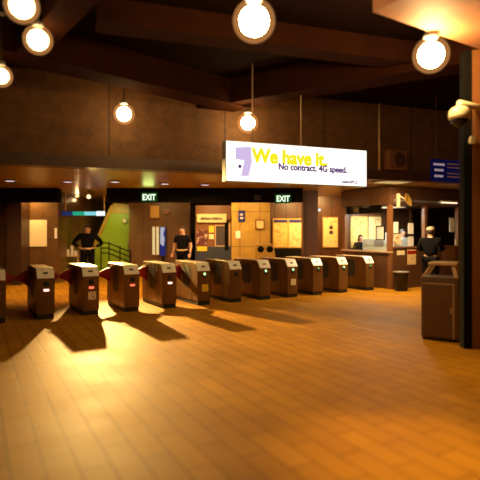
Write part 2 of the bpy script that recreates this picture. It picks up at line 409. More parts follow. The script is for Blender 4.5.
Y = 12.9; c = P(393, 177, Y)
lamp('AREA', 'panel_glow', (c.x, Y, LOWZ - 0.07), 220, (1.0, 0.70, 0.36), 0.5, (c.x, Y + 0.35, 0))
t = thing('ceiling_panel_light', 'long yellowish light panel in the low ceiling by the booth', 'ceiling light', (c.x, Y, LOWZ - 0.05), BA)
obj('housing', B(-0.42, 0.42, -0.32, 0.32, 0.01, 0.05, bev=0.004), M['grey'], t)
obj('lens', B(-0.38, 0.38, -0.28, 0.28, 0.0, 0.012), M['panel_light'], t)

# floodlight behind the gates: throws the long gate shadows
FL = Vector((-4.75, 15.7, 2.74))
t = thing('floodlight', 'bright round floodlight on the corridor ceiling above the person in black', 'lamp', FL, 0)
aim = Vector((-0.1, 7.0, 0.0)); d = (aim - FL).normalized(); q = d.to_track_quat('Z', 'Y').to_matrix().to_4x4()
bm = bmesh.new(); lathe(bm, [(0.04, -0.13), (0.055, -0.11), (0.07, -0.02), (0.073, 0.0)], 24, q); obj('housing', bm, M['tan'], t, True)
bm = bmesh.new(); lathe(bm, [(0.065, 0.0), (0.04, 0.012)], 24, q); obj('lens', bm, M['flood'], t, True)
bm = bmesh.new(); tube(bm, (0, 0.03, 0.02), (0, 0.03, LOWZ - FL.z), 0.018); obj('bracket', bm, M['grey'], t)
lamp('SPOT', 'flood_beam', FL + d * 0.06, 12500, (1.0, 0.62, 0.18), 0.06, aim, 42, 1.0)

# unseen lights added behind the dark headers to brighten the back walls
for x, y, e in ((-6.7, 15.55, 85), (-3.0, 16.6, 38), (-1.0, 15.9, 90), (0.40, 15.55, 38), (1.9, 16.9, 110), (3.0, 17.2, 85)):
    lamp('AREA', 'wall_fill', (x, y, LOWZ - 0.03), e, (1.0, 0.60, 0.20), 0.35, (x, y + 0.6, 0))

# corridor downlight
c = Vector((P(75, 195, 17.8).x, 17.8, LOWZ - 0.03))
t = thing('corridor_light', 'round ceiling light glowing over the teal sign strip', 'ceiling light', c, 0)
bm = bmesh.new(); lathe(bm, [(0.16, 0.0), (0.18, 0.0), (0.18, 0.03), (0.14, 0.03)]); obj('ring', bm, M['grey'], t)
bm = bmesh.new(); lathe(bm, [(0.05, -0.05), (0.12, -0.03), (0.15, 0.0)]); obj('lens', bm, M['flood'], t, True)
lamp('POINT', 'corridor_glow', c + Vector((0, 0, -0.15)), 45, (1.0, 0.62, 0.28), 0.1)

# ------------------------------------------------------------------ fare gates
GL, GW, GH = 1.30, 0.32, 0.95
GA = R(30)
def gate(name_label, loc, ind, sticker):
    t = thing('fare_gate', name_label, 'turnstile', loc, GA, 'row of fare gates')
    bm = bmesh.new()
    prism(bm, [(0.0, 0.09), (0.0, 0.765), (0.10, 0.915), (0.135, 0.93), (GL - 0.05, 0.93), (GL, 0.88), (GL, 0.09)], 'x', 0, GW)
    es = [e for e in bm.edges if abs(e.verts[0].co.x - e.verts[1].co.x) < 1e-5]
    bmesh.ops.bevel(bm, geom=es, offset=0.010, segments=2, affect='EDGES')
    obj('housing', bm, M['steel'], t)
    bm = bmesh.new(); box(bm, 0.015, GW - 0.015, 0.012, GL - 0.012, 0.0, 0.095); obj('kick_base', bm, M['rubber'], t)
    # sloping nose plate and long lid
    bm = bmesh.new()
    prism(bm, [(-0.006, 0.758), (-0.004, 0.775), (0.095, 0.925), (0.13, 0.945), (0.19, 0.947), (0.19, 0.925), (0.13, 0.92), (0.0, 0.755)], 'x', 0.008, GW - 0.008)
    n = obj('nose_plate', bm, M['nose'], t)
    bm = bmesh.new(); rot = Matrix.Rotation(math.atan2(0.15, 0.099), 3, 'X')
    box(bm, GW / 2 - 0.045, GW / 2 + 0.045, 0.028, 0.062, 0.848, 0.856, rot=rot, piv=(GW / 2, 0.045, 0.852)); obj('ticket_slot', bm, M['rubber'], n)
    bm = bmesh.new(); box(bm, 0.006, GW - 0.006, 0.192, GL - 0.05, 0.928, 0.947, bev=0.005); obj('lid', bm, M['lid'], t)
    # card target and indicator
    bm = bmesh.new(); lathe(bm, [(0.050, 0.0), (0.052, 0.008), (0.040, 0.014)], 20, Matrix.Translation((GW / 2 + 0.01, 0.0, 0.655)) @ Matrix.Rotation(R(90), 4, 'X')); obj('card_target', bm, M['rubber'], t, True)
    if ind:
        if ind == 'led_green' or ind == 'led_dimgreen':
            bm = bmesh.new(); lathe(bm, [(0.034, 0.0), (0.028, 0.018)], 18, Matrix.Translation((GW / 2 + 0.01, -0.006, 0.69)) @ Matrix.Rotation(R(90), 4, 'X'))
        else:
            bm = bmesh.new(); box(bm, GW / 2 - 0.04, GW / 2 + 0.06, -0.014, 0.002, 0.515, 0.560, bev=0.006)
        obj('indicator_light', bm, M[ind], t)
    if sticker:
        obj('sticker', B(GW / 2 - 0.055, GW / 2 + 0.10, -0.004, 0.002, 0.30, 0.46), M[sticker], t)
    # side detail: dark sensor window, panel seam, red barrier leaves
    for s in (0, 1):
        xx = -0.006 if s == 0 else GW - 0.004
        bm = bmesh.new(); prism(bm, [(0.42, 0.42), (0.50, 0.36), (0.74, 0.36), (0.82, 0.42), (0.82, 0.78), (0.74, 0.85), (0.50, 0.85), (0.42, 0.78)], 'x', xx, xx + 0.010)
        obj('sensor_window', bm, M['rubber'], t)
        for yy in (0.30, 0.98):
            obj('panel_seam', B(xx + 0.003, xx + 0.008, yy, yy + 0.008, 0.09, 0.90), M['rubber'], t)
        sg = -1 if s == 0 else 1; x0 = 0 if s == 0 else GW
        bm = bmesh.new()
        pts = [(x0, 0.84), (x0 + sg * 0.10, 0.82), (x0 + sg * 0.245, 0.74), (x0 + sg * 0.25, 0.66), (x0 + sg * 0.10, 0.60), (x0, 0.50)]
        prism(bm, pts, 'y', 1.02, 1.06); obj('barrier_leaf', bm, M['red'], t)
    # grab rod beside the lid
    bm = bmesh.new(); tube(bm, (-0.012, 0.86, 0.90), (-0.10, 1.02, 0.845), 0.010, 8); obj('hand_rod', bm, M['lid'], t)
    return t
X0, Y0, DX, DY = -3.743, 9.2, 0.702, 0.4526
specs = [(-1, 'led_red', None, 'first fare gate of the row, cut off by the photo edge before the dark pillar'),
         (0, 'led_pink', None, 'second fare gate counted from the dark pillar, pink light and no sticker'),
         (1, 'led_red', 'dots', 'fare gate with a red light above a square patterned sticker'),
         (2, 'led_red', None, 'fare gate with a plain red light, next after the one with the patterned sticker'),
         (3, 'led_pink', None, 'fare gate with a pinkish white light, next before the one with a yellow sticker'),
         (4, 'led_green', 'yellow', 'fare gate with a green light and a yellow sticker on its front'),
         (5, None, None, 'fare gate whose front shows no lit indicator, middle of the row'),
         (6, 'led_green', None, 'fare gate with a green light, next before the one with the cream sticker'),
         (7, 'led_green', 'cream', 'fare gate with a green light and a cream sticker, fourth from the agent booth'),
         (8, 'led_dimgreen', None, 'fare gate with a dim green light, third from the agent booth'),
         (9.08, 'led_green', None, 'fare gate with a bright green light, second from the agent booth'),
         (10.30, 'led_dimgreen', None, 'last fare gate of the row, standing against the agent booth')]
for k, ind, st, lab in specs:
    gate(lab, (X0 + DX * k, Y0 + DY * k, 0), ind, st)

# ------------------------------------------------------------------ advertising lightbox
sl, sr = P(226.5, 161, 9.0), P(366.5, 167.5, 10.12)
ang = math.atan2(sr.y - sl.y, sr.x - sl.x); W = math.hypot(sr.x - sl.x, sr.y - sl.y)
zb, zt = 2.545, 3.262
t = thing('advertising_sign', 'long white lit advertising box with yellow slogan hanging over the gates', 'sign', (sl.x, sl.y, 0), ang)
obj('casing', B(-0.012, W + 0.012, 0.012, 0.20, zb - 0.012, zt + 0.012, bev=0.006), M['grey'], t)
f = obj('lit_face', B(0.0, W, 0.0, 0.012, zb, zt), M['sign'], t)
s = W / 140.0                                          # metres per pixel along the sign
x = 23.5 * s
for wd in ('We', 'have', 'it.'):
    o = text('slogan_word', wd, 0.355, M['letteryellow'], f, (x, -0.002, zt - 0.352), 0.002, bold=0.018, sx=0.96)
    x += max(v.co.x for v in o.data.vertices) + 0.085
text('small_print', 'No contract. 4G speed.', 0.170, M['letterpurple'], f, (48 * s, -0.004, zt - 0.468), 0.002, bold=0.007, sx=0.93)
text('maker_name', 'metroPCS', 0.085, M['letterpurple'], f, (113 * s, -0.002, zb + 0.045), 0.002, bold=0.003)
bm = bmesh.new()
prism(bm, [(8 * s, zt - 0.11), (22 * s, zt - 0.08), (23 * s, zt - 0.36), (20 * s, zb + 0.10), (13 * s, zb + 0.09), (16 * s, zt - 0.34), (8 * s, zt - 0.32)], 'y', -0.004, 0.002)
pic = obj('lilac_picture', bm, M['lilac'], f)
bm = bmesh.new(); lathe(bm, [(0.035, 0), (0.03, 0.004)], 14, Matrix.Translation((12 * s, -0.003, zt - 0.45)) @ Matrix.Rotation(R(90), 4, 'X')); obj('purple_dot', bm, M['letterpurple'], f)
for xx in (0.55, W * 0.52):
    bm = bmesh.new(); tube(bm, (xx, 0.1, zt), (xx, 0.1, 4.75 if xx > 1 else 4.75), 0.014, 10); obj('hanger_rod', bm, M['tan'], t, True)

# ------------------------------------------------------------------ blue direction sign, dome camera, speaker, conduit
a, b = P(432.5, 170, 11.5), P(465, 170, 11.9)
ang = math.atan2(b.y - a.y, b.x - a.x); W = math.hypot(b.x - a.x, b.y - a.y)
t = thing('direction_sign', 'dark blue direction sign with rows of pale lettering under the ceiling', 'sign', (a.x, a.y, 0), ang)
obj('panel', B(0, W, 0, 0.07, 2.80, 3.31, bev=0.006), M['bluelit'], t)
for x0, x1, z in ((0.03, 0.40, 3.16), (0.06, 0.33, 3.03), (0.06, 0.32, 2.89)):
    x = x0; bm = bmesh.new()
    while x < x1 - 0.03:
        w = random.uniform(0.03, 0.055); box(bm, x, min(x1, x + w), -0.004, 0.002, z, z + 0.055); x += w + 0.012
    obj('lettering', bm, M['bluetext'], t)
for z in (3.20, 3.12, 2.98, 2.90):
    x = 0.45; bm = bmesh.new()
    while x < W - 0.08:
        w = random.uniform(0.02, 0.045); box(bm, x, x + w, -0.004, 0.002, z, z + 0.03); x += w + 0.012
    obj('small_lettering', bm, M['bluesigntext'], t)
for xx in (0.15, W - 0.15):
    bm = bmesh.new(); tube(bm, (xx, 0.035, 3.31), (xx, 0.035, 4.75), 0.012, 10); obj('hanger_rod', bm, M['fascia'], t)

c = P(459.5, 116, 6.55)
t = thing('dome_camera', 'cream dome security camera on an arm from the pillar', 'camera', (c.x, c.y, c.z), 0)
bm = bmesh.new(); lathe(bm, [(0.128, -0.045), (0.135, 0.0), (0.130, 0.05), (0.105, 0.10), (0.06, 0.125), (0.03, 0.13)], 28); obj('housing', bm, M['cream'], t, True)
bm = bmesh.new(); lathe(bm, [(0.01, -0.145), (0.06, -0.13), (0.10, -0.095), (0.118, -0.046)], 28); obj('smoked_dome', bm, M['smoke'], t, True)
bm = bmesh.new()
q = Vector((cp.x + 0.36, cp.y + 0.20, c.z + 0.20)) - c
tube(bm, (0, 0, 0.12), (0.02, 0, 0.17), 0.034, 14); tube(bm, (0.0, 0, 0.165), q, 0.045, 14); obj('arm', bm, M['cream'], t, True)

c = P(470.5, 137, 6.83)
t = thing('sensor_box', 'small pinkish sensor box on the pillar under the dome camera', 'sensor', (c.x + 0.02, c.y + 0.0, c.z - 0.05), CA)
bm = bmesh.new(); box(bm, -0.035, 0.035, -0.06, 0.0, -0.05, 0.06, bev=0.015); obj('case', bm, M['cream'], t)
obj('backplate', B(-0.03, 0.05, 0.0, 0.04, -0.03, 0.04), M['cream'], t)

c = bk(4.35, -0.02)
t = thing('wall_speaker', 'square speaker box with a round grille on the concrete bulkhead', 'speaker', (c[0], c[1], 0), BA)
obj('case', B(-0.26, 0.26, -0.20, 0.02, 3.14, 3.62, bev=0.015), M['brown'], t)
bm = bmesh.new(); lathe(bm, [(0.17, 0.0), (0.175, 0.014), (0.12, 0.018), (0.06, 0.008)], 24, Matrix.Translation((0.02, -0.20, 3.38)) @ Matrix.Rotation(R(90), 4, 'X')); obj('grille', bm, M['fascia'], t, True)
c = bk(3.95, 0.0)
bm = bmesh.new(); tube(bm, (c[0], c[1] - 0.03, 3.0), (c[0], c[1] - 0.03, 4.75), 0.028, 12)
tag(obj('conduit_pipe', bm, M['tan'], None, True), 'thin vertical conduit pipe on the bulkhead beside the speaker', 'pipe')

# ------------------------------------------------------------------ exit signs
for (px, py, lab) in ((149, 197, 'lit green and white exit sign over the brown wall'), (283, 198.5, 'lit green and white exit sign over the pair of maps')):
    c = P(px, py, HY - 0.08)
    t = thing('exit_sign', lab, 'sign', (c.x, c.y, c.z), 0, 'lit exit signs')
    obj('casing', B(-0.24, 0.24, 0.0, 0.08, -0.14, 0.14, bev=0.01), M['exitgreen'], t)
    text('exit_lettering', 'EXIT', 0.25, M['exit'], t, (0, -0.006, -0.09), 0.004, 'CENTER', bold=0.008, sx=0.78)
    if px < 200:
        lamp('AREA', 'exit_glow', c + Vector((0, -0.1, 0.0)), 1.5, (0.7, 1.0, 0.2), 0.3, c + Vector((0, -1, 0.4)))

# ------------------------------------------------------------------ left corridor: teal strip, stairwell, railing
a = P(62, 213.5, 16.3); b = P(105, 213.5, 16.3)
t = thing('teal_sign_strip', 'long lit sign strip running blue to teal to white over the corridor', 'sign', (a.x, 16.3, a.z), 0)
W = b.x - a.x
obj('casing', B(0, W, 0.0, 0.10, -0.085, 0.085, bev=0.008), M['fascia'], t)
obj('blue_section', B(0.0, 0.25 * W, -0.008, 0.0, -0.07, 0.07), M['bluebox'], t)
obj('teal_section', B(0.25 * W, 0.52 * W, -0.008, 0.0, -0.062, 0.062), M['teal'], t)
obj('cyan_section', B(0.52 * W, 0.80 * W, -0.008, 0.0, -0.062, 0.062), M['cyan'], t)
obj('white_section', B(0.80 * W, W, -0.008, 0.0, -0.075, 0.075), M['whitebox'], t)
for xx in (0.1, W - 0.04):
    bm = bmesh.new(); tube(bm, (xx, 0.05, 0.08), (xx, 0.05, LOWZ - a.z), 0.02, 10); obj('hanger_rod', bm, M['tan'], t)

GY = 19.0
def gp(px, py): p = P(px, py, GY); return (p.x, p.z)
t = thing('stairwell_wall', 'bright green stairwell side wall with slanted ends', 'wall', (0, GY, 0), 0)
bm = bmesh.new(); prism(bm, [gp(110, 213), gp(141, 213), gp(128, 243), (gp(130, 0)[0], 0), (gp(95, 0)[0], 0), gp(94, 248)], 'y', 0.0, 0.12)
obj('green_panel', bm, M['green'], t)
bm = bmesh.new(); prism(bm, [gp(93, 246), gp(111, 205), gp(114, 205), gp(111, 213.5), gp(96.5, 246)], 'y', -0.05, 0.14); obj('slanted_trim', bm, M['ochre'], t)
bm = bmesh.new(); prism(bm, [gp(114, 203), gp(146, 206), gp(142, 214), gp(111, 213.5)], 'y', -0.05, 0.14); obj('top_trim', bm, M['ochre'], t)
bm = bmesh.new(); prism(bm, [gp(141, 213.5), gp(145, 210), gp(131, 245), gp(127, 245)], 'y', -0.05, 0.14); obj('slanted_trim', bm, M['ochre'], t)
bm = bmesh.new(); p = P(125, 221, GY); lathe(bm, [(0.10, 0.0), (0.12, 0.03), (0.06, 0.07)], 16, Matrix.Translation((p.x, 0, p.z)) @ Matrix.Rotation(R(90), 4, 'X'))
obj('round_fixture', bm, M['cream'], t, True)
lamp('SPOT', 'stair_light', P(108, 206, 17.6), 45, (0.95, 0.95, 0.30), 0.1, P(112, 240, GY), 120, 0.7)
RY = 18.2
t = thing('stair_railing', 'black three-bar stair railing before the green wall', 'railing', (0, RY, 0), 0)
def rp(px, py): p = P(px, py, RY); return Vector((p.x, 0, p.z))
for k in range(3):
    bm = bmesh.new(); tube(bm, rp(101, 243 + 5 * k), rp(108, 243 + 5 * k), 0.022, 8); tube(bm, rp(108, 243 + 5 * k), rp(131, 252 + 5.2 * k), 0.022, 8)
    obj('rail', bm, M['black'], t)
for px, py in ((101, 241), (109, 242), (120, 246), (130.5, 250)):
    p = rp(px, py); bm = bmesh.new(); tube(bm, (p.x, 0, 0), p, 0.022, 8); obj('post', bm, M['black'], t)
# shelf-like barrier by the person
c = P(72, 0, 16.9)
t = thing('brochure_stand', 'small pale brochure stand beside the person in black', 'stand', (c.x, 16.9, 0), 0)
obj('base', B(-0.25, 0.25, -0.15, 0.15, 0, 0.04), M['tan'], t)
for xx in (-0.2, 0.2):
    obj('upright', B(xx - 0.02, xx + 0.02, -0.02, 0.02, 0.04, 1.0), M['tan'], t)
for z in (0.55, 0.8):
    obj('shelf', B(-0.24, 0.24, -0.14, 0.12, z, z + 0.03), M['tan'], t)
for xx, h in ((-0.12, 0.22), (0.02, 0.34), (0.14, 0.18)):
    tag(obj('brochure', B(c.x + xx - 0.045, c.x + xx + 0.045, 16.83, 16.87, 0.831, 0.831 + h), M['white']), {-0.12: 'mid height pale brochure on the stand, beside the corridor wall', 0.02: 'tallest pale brochure standing in the middle of the stand', 0.14: 'shortest pale brochure on the stand, beside the person in black'}[xx], 'brochure', 'brochures on the stand')

# ------------------------------------------------------------------ flat sheets on walls
def sheet(name, label, cat, px0, px1, py0, py1, Y, m, frame=None, group=None, th=0.02):
    a, b = P(px0, py1, Y), P(px1, py0, Y)
    t = thing(name, label, cat, ((a.x + b.x) / 2, Y, a.z), 0, group)
    w, h = (b.x - a.x) / 2, b.z - a.z
    obj('print', B(-w, w, -th, 0, 0, h), m, t)
    if frame:
        bm = bmesh.new(); e = 0.035
        box(bm, -w - e, -w, -th - 0.015, 0, -e, h + e); box(bm, w, w + e, -th - 0.015, 0, -e, h + e)
        box(bm, -w, w, -th - 0.015, 0, -e, 0); box(bm, -w, w, -th - 0.015, 0, h, h + e)
        obj('frame', bm, frame, t)
    return t, w, h
sheet('poster', 'large cream poster on the brown wall beside the dark pillar', 'poster', 26, 47, 220, 246.5, WL, M['paper'])
sheet('notice', 'small narrow white notice at the corner of the poster wall', 'notice', 54.7, 57.2, 228, 238.5, WL, M['white'])
sheet('wall_box', 'square tan box high on the brown wall', 'wall box', 151, 159.5, 206, 218, 18.5, M['ochre'], th=0.14)
sheet('wall_box', 'small reddish tan box beside the larger square one', 'wall box', 164, 170, 209, 214, 18.5, M['brown'], th=0.10)
for px, lab in ((153.7, 'tall thin lit strip farther from the blue banner'), (157.6, 'tall thin lit strip right next to the blue banner')):
    a = P(px, 255, 18.4)
    t = thing('light_strip', lab, 'light strip', (a.x, 18.4, a.z), 0, 'thin lit strips on the brown wall')
    obj('backplate', B(-0.055, 0.055, 0.0, 0.10, 0, 1.05), M['tan'], t)
    obj('lens', B(-0.045, 0.045, -0.03, 0.0, 0.02, 1.03, bev=0.01), M['strip'], t)
a = P(162.8, 256, 18.3)
t = thing('lit_banner', 'narrow lit blue and white vertical banner beside the thin strips', 'banner', (a.x, 18.3, a.z), 0)
obj('casing', B(-0.11, 0.11, 0, 0.2, 0, 1.08, bev=0.008), M['bluedark'], t)
bm = bmesh.new(); prism(bm, [(-0.09, 0.45), (0.03, 0.35), (0.07, 0.62), (0.02, 0.80), (0.08, 1.05), (-0.09, 1.05)], 'y', -0.012, 0.0); obj('white_art', bm, M['banner'], t)
obj('blue_field', B(-0.1, 0.1, -0.006, 0.0, 0.02, 1.06), M['bannerblue'], t)
obj('post', B(-0.04, 0.04, 0.04, 0.12, -a.z, 0), M['black'], t)

# service kiosk with cream name board
KY = 17.5
a, b = P(195.5, 0, KY).x, P(231, 0, KY).x
t = thing('service_kiosk', 'brown service kiosk with a cream name board and a slate blue base', 'kiosk', ((a + b) / 2, KY, 0), 0)
w = (b - a) / 2
obj('cabinet', B(-w, w, 0, 0.7, 0.0, LOWZ - 0.38, bev=0.01), M['brown'], t)
obj('blue_base', B(-w - 0.01, w + 0.01, -0.06, 0.0, 0.0, 1.13, bev=0.008), M['bluedark'], t)
p0, p1 = P(197, 222.5, KY), P(226.5, 214, KY); cx = (a + b) / 2
nb = obj('name_board', B(p0.x - cx, p1.x - cx, -0.10, 0.0, p0.z, p1.z, bev=0.01), M['cream'], t)
bm = bmesh.new(); x = p0.x - cx + 0.13
while x < p1.x - cx - 0.16:
    ww = random.uniform(0.02, 0.05); hh = random.uniform(0.05, 0.10)
    box(bm, x, x + ww, -0.106, -0.098, p0.z + 0.09, p0.z + 0.09 + hh); x += ww + 0.008
obj('faded_lettering', bm, M['ink'], nb)
obj('side_post', B(w - 0.22, w - 0.09, -0.08, 0.0, 1.0, 2.05), M['black'], t)
obj('side_strip', B(w - 0.08, w - 0.02, -0.05, 0.0, 1.15, 1.95), M['tan'], t)
obj('alarm_box', B(w - 0.16, w, -0.13, -0.01, 2.06, 2.20, bev=0.01), M['brown'], t)
KP = KY - 0.002
sheet('poster', 'dark red poster with pale figures on the kiosk', 'poster', 196.6, 207.5, 230, 250, KP, M['redposter'])
sheet('notice', 'bright yellow sheet on the kiosk under the name board', 'notice', 209, 214, 226, 232.5, KP, M['yellow'])
sheet('notice', 'small grey sheet just under the bright yellow sheet', 'notice', 209, 214, 234, 239, KP, M['paper'], M['brown'])
sheet('poster', 'large dark framed poster on the kiosk', 'poster', 216, 227.2, 226, 245.5, KP, M['darkposter'], M['tan'])
sheet('notice', 'yellow strip notice under the dark red poster', 'notice', 197, 207, 246.5, 251, KP - 0.062, M['yellow'])

# ochre column: signs, and map stand in front
t, w, h = sheet('blue_sign', 'small blue sign on the ochre column', 'sign', 238.3, 245, 210.5, 222, 16.5, M['blue'])
obj('symbol', B(-0.05, 0.05, -0.026, -0.018, 0.10, 0.16), M['bluesigntext'], t); obj('symbol', B(-0.06, 0.04, -0.026, -0.018, 0.22, 0.27), M['bluesigntext'], t)
sheet('notice', 'white paper notice low on the ochre column', 'notice', 235.6, 240.3, 231, 238.3, 16.5, M['white'])
sheet('notice', 'square tan notice high on the ochre column', 'notice', 256.3, 263.5, 220.5, 228.3, 16.5, M['mapcream'], M['brown'])
sheet('dark_sign', 'small dark blue sign at the top of the ochre column', 'sign', 254, 261, 195, 200.3, HY, M['bluedark'])
Y = 15.3; a, b = P(254.5, 257, Y), P(275.5, 243.5, Y)
t = thing('ticket_stand', 'orange framed stand with two dark openings before the ochre column', 'stand', ((a.x + b.x) / 2, Y, 0), 0)
w = (b.x - a.x) / 2
bm = bmesh.new(); prism(bm, [(-w + 0.03, 1.25), (w - 0.06, 1.27), (w, 0.84), (-w, 0.84)], 'y', 0.0, 0.30); obj('case', bm, M['ochre'], t)
for xx in (-0.5 * w + 0.03, 0.45 * w):
    bm = bmesh.new(); lathe(bm, [(0.10, 0.0), (0.085, 0.012)], 18, Matrix.Translation((xx, -0.001, 1.10)) @ Matrix.Rotation(R(90), 4, 'X')); obj('opening', bm, M['black'], t, True)
for xx in (-w + 0.05, w - 0.05):
    for yy in (0.05, 0.25):
        obj('leg', B(xx - 0.025, xx + 0.025, yy - 0.025, yy + 0.025, 0, 0.84), M['brown'], t)

# pair of maps in one case, cream poster
MY = 18.3
a, b = P(272.5, 248, MY), P(303.5, 218.5, MY)
t = thing('map_case', 'wall case holding two yellow maps with blue headings', 'map case', ((a.x + b.x) / 2, MY, a.z), 0)
w, h = (b.x - a.x) / 2, b.z - a.z
obj('case', B(-w, w, -0.08, 0, 0, h, bev=0.01), M['ochre'], t)
for (x0, x1, m) in ((-w + 0.04, -0.03, 'map'), (0.03, w - 0.04, 'mapcream')):
    s_ = obj('map', B(x0, x1, -0.09, -0.078, 0.04, h - 0.16), M[m], t)
    obj('heading', B(x0, x1, -0.092, -0.078, h - 0.15, h - 0.05), M['blue'], s_)
obj('lower_panel', B(-w, w, -0.06, 0, -0.40, -0.02), M['black'], t)
sheet('poster', 'cream poster with two dark dots between the brown column and the booth', 'poster', 323, 337.5, 217.5, 247, MY, M['mapcream'], M['brown'])
for z, lab in ((1.62, 'lower'), (1.80, 'upper')):
    p = P(331, 0, MY)
    bm = bmesh.new(); lathe(bm, [(0.075, 0.0), (0.07, 0.01)], 16, Matrix.Translation((p.x, MY - 0.019, z)) @ Matrix.Rotation(R(90), 4, 'X'))
    o = obj('dot', bm, M['ink'], None)
    par = [q for q in COL.objects if q.get('label', '').startswith('cream poster with two dark')][0]
    o.parent = par; o.location = -par.location
c = P(319.5, 210, 18.26)
bm = bmesh.new(); ball(bm, (0, 0, 0), 0.05, 0.03, 0.05, 14)
tag(obj('pilot_light', bm, M['whitebox'], None, True, (c.x, 18.28, c.z)), 'tiny white pilot light on the dark wall beside the brown column', 'light')

# ------------------------------------------------------------------ station agent booth
BC = Vector((4.26, 14.2)); BW, BD = 3.1, 2.0
booth = thing('agent_booth', 'dark wood and glass agent booth at the end of the gates', 'booth', (BC.x, BC.y, 0), GA)
def bw(x, y):                                       # booth frame -> plan
    return Vector((BC.x + x * math.cos(GA) - y * math.sin(GA), BC.y + x * math.sin(GA) + y * math.cos(GA)))
FSILL = 1.16
SILL, HEAD, TOP = 1.03, 2.42, 2.92
obj('front_panel', B(0.1, BW - 0.1, 0.0, 0.06, 0, FSILL, bev=0.005), M['darkwood'], booth)
obj('side_panel', B(0.0, 0.06, 0.1, BD - 0.1, 0, SILL, bev=0.005), M['darkwood'], booth)
obj('side_panel', B(BW - 0.06, BW, 0.1, BD - 0.1, 0, SILL, bev=0.005), M['darkwood'], booth)
obj('back_panel', B(0.1, BW - 0.1, BD - 0.06, BD, 0, HEAD), M['darkwood'], booth)
for (x, y) in ((0, 0), (BW - 0.12, 0), (0, BD - 0.12), (BW - 0.12, BD - 0.12), (1.45, 0)):
    obj('post', B(x, x + 0.12, y, y + 0.12, 0, HEAD, bev=0.006), M['brown'], booth)
obj('sill', B(-0.05, 0.11, -0.02, BD + 0.02, SILL, SILL + 0.045, bev=0.006), M['tan'], booth)
obj('sill', B(0.13, BW + 0.02, -0.03, 0.11, FSILL, FSILL + 0.045, bev=0.006), M['brown'], booth)
obj('header', B(-0.03, BW + 0.03, -0.03, BD + 0.03, HEAD, TOP, bev=0.008), M['darkwood'], booth)
obj('window_pane', B(0.025, 0.035, 0.12, BD - 0.12, SILL + 0.045, HEAD), M['glass'], booth)
obj('window_pane', B(0.12, 1.45, 0.025, 0.035, FSILL + 0.045, HEAD), M['glass'], booth)
obj('window_pane', B(1.57, BW - 0.12, 0.025, 0.035, FSILL + 0.045, HEAD), M['glass'], booth)
obj('roller_blind', B(0.07, 0.12, 0.42, BD - 0.14, 2.19, HEAD, bev=0.01), M['black'], booth)
obj('cable_tray', B(0.12, BW - 0.12, -0.06, -0.03, 2.50, 2.56), M['grey'], booth)

def bthing(name, label, cat, x, y, z, rz=0, group=None):
    p = bw(x, y); return thing(name, label, cat, (p.x, p.y, z), GA + rz, group)
# maps on the back wall inside
for x0, x1, m, lab in ((0.28, 1.02, 'map', 'yellow map inside the booth behind the dark-haired person'), (1.06, 1.62, 'mapcream', 'cream map inside the booth behind the counter papers')):
    t = bthing('wall_map', lab, 'map', (x0 + x1) / 2, BD - 0.062, 1.12)
    obj('print', B(-(x1 - x0) / 2, (x1 - x0) / 2, -0.02, 0, 0, 1.02), M[m], t)
    obj('heading', B(-(x1 - x0) / 2, (x1 - x0) / 2, -0.024, -0.001, 1.02, 1.09), M['brown'], t)
# desk inside along the side window
t = bthing('desk', 'pale blue-white desk with a front screen inside the booth', 'desk', 0.40, 0.72, 0)
obj('desk_top', B(-0.28, 0.35, -0.50, 0.50, 1.20, 1.235, bev=0.006), M['desk'], t)
obj('modesty_screen', B(-0.28, -0.25, -0.50, 0.50, 1.02, 1.42, bev=0.006), M['desk'], t)
for yy in (-0.46, 0.46):
    obj('leg', B(-0.02, 0.02, yy - 0.02, yy + 0.02, 0, 1.20), M['grey'], t)
    obj('leg', B(0.28, 0.32, yy - 0.02, yy + 0.02, 0, 1.20), M['grey'], t)
for y, h, lab in ((0.62, 0.17, 'white paper stack on the desk nearer the dark-haired person'), (0.72 + 0.33, 0.13, 'low white paper stack on the desk beside the dark-haired person')):
    pass
t = bthing('desk_monitor', 'small grey monitor standing on the booth desk', 'monitor', 0.55, 0.72, 1.235)
obj('base', B(-0.08, 0.08, -0.08, 0.08, 0, 0.02), M['grey'], t); obj('neck', B(-0.015, 0.015, -0.015, 0.015, 0.02, 0.14), M['grey'], t)
obj('screen_case', B(-0.02, 0.02, -0.17, 0.17, 0.13, 0.38, bev=0.008), M['white'], t)
t = bthing('paper_stack', 'white paper stack on the booth desk by the corner post', 'papers', 0.50, 0.32, 1.235)
obj('sheets', B(-0.12, 0.12, -0.10, 0.10, 0, 0.20), M['white'], t)
t = bthing('hand_phone', 'small dark desk phone beside the paper stack', 'phone', 0.30, 0.52, 1.235)
obj('body', B(-0.07, 0.07, -0.09, 0.09, 0, 0.05, bev=0.012), M['black'], t); obj('handset', B(-0.03, 0.03, -0.10, 0.10, 0.055, 0.09, bev=0.012), M['black'], t)
p = bw(0.85, 0.9); lamp('AREA', 'booth_light', (p.x, p.y, HEAD - 0.06), 105, (1.0, 0.93, 0.90), 0.7, (p.x, p.y, 0))
t = bthing('booth_ceiling_light', 'flat ceiling light inside the booth', 'ceiling light', 0.85, 0.9, HEAD - 0.045)
obj('housing', B(-0.4, 0.4, -0.4, 0.4, 0.015, 0.045), M['grey'], t); obj('lens', B(-0.36, 0.36, -0.36, 0.36, 0.005, 0.015), M['tube'], t)
# framed sheet hung on side glass beside the corner post
t = bthing('notice', 'white framed notice on the side glass by the corner post', 'notice', 0.020, 0.38, 1.42)
obj('print', B(-0.014, 0.0, -0.14, 0.14, 0, 0.36), M['white'], t)
bm = bmesh.new(); box(bm, -0.022, 0, -0.17, -0.14, -0.03, 0.39); box(bm, -0.022, 0, 0.14, 0.17, -0.03, 0.39); box(bm, -0.022, 0, -0.14, 0.14, 0.36, 0.39); box(bm, -0.022, 0, -0.14, 0.14, -0.03, 0)
obj('frame', bm, M['black'], t)
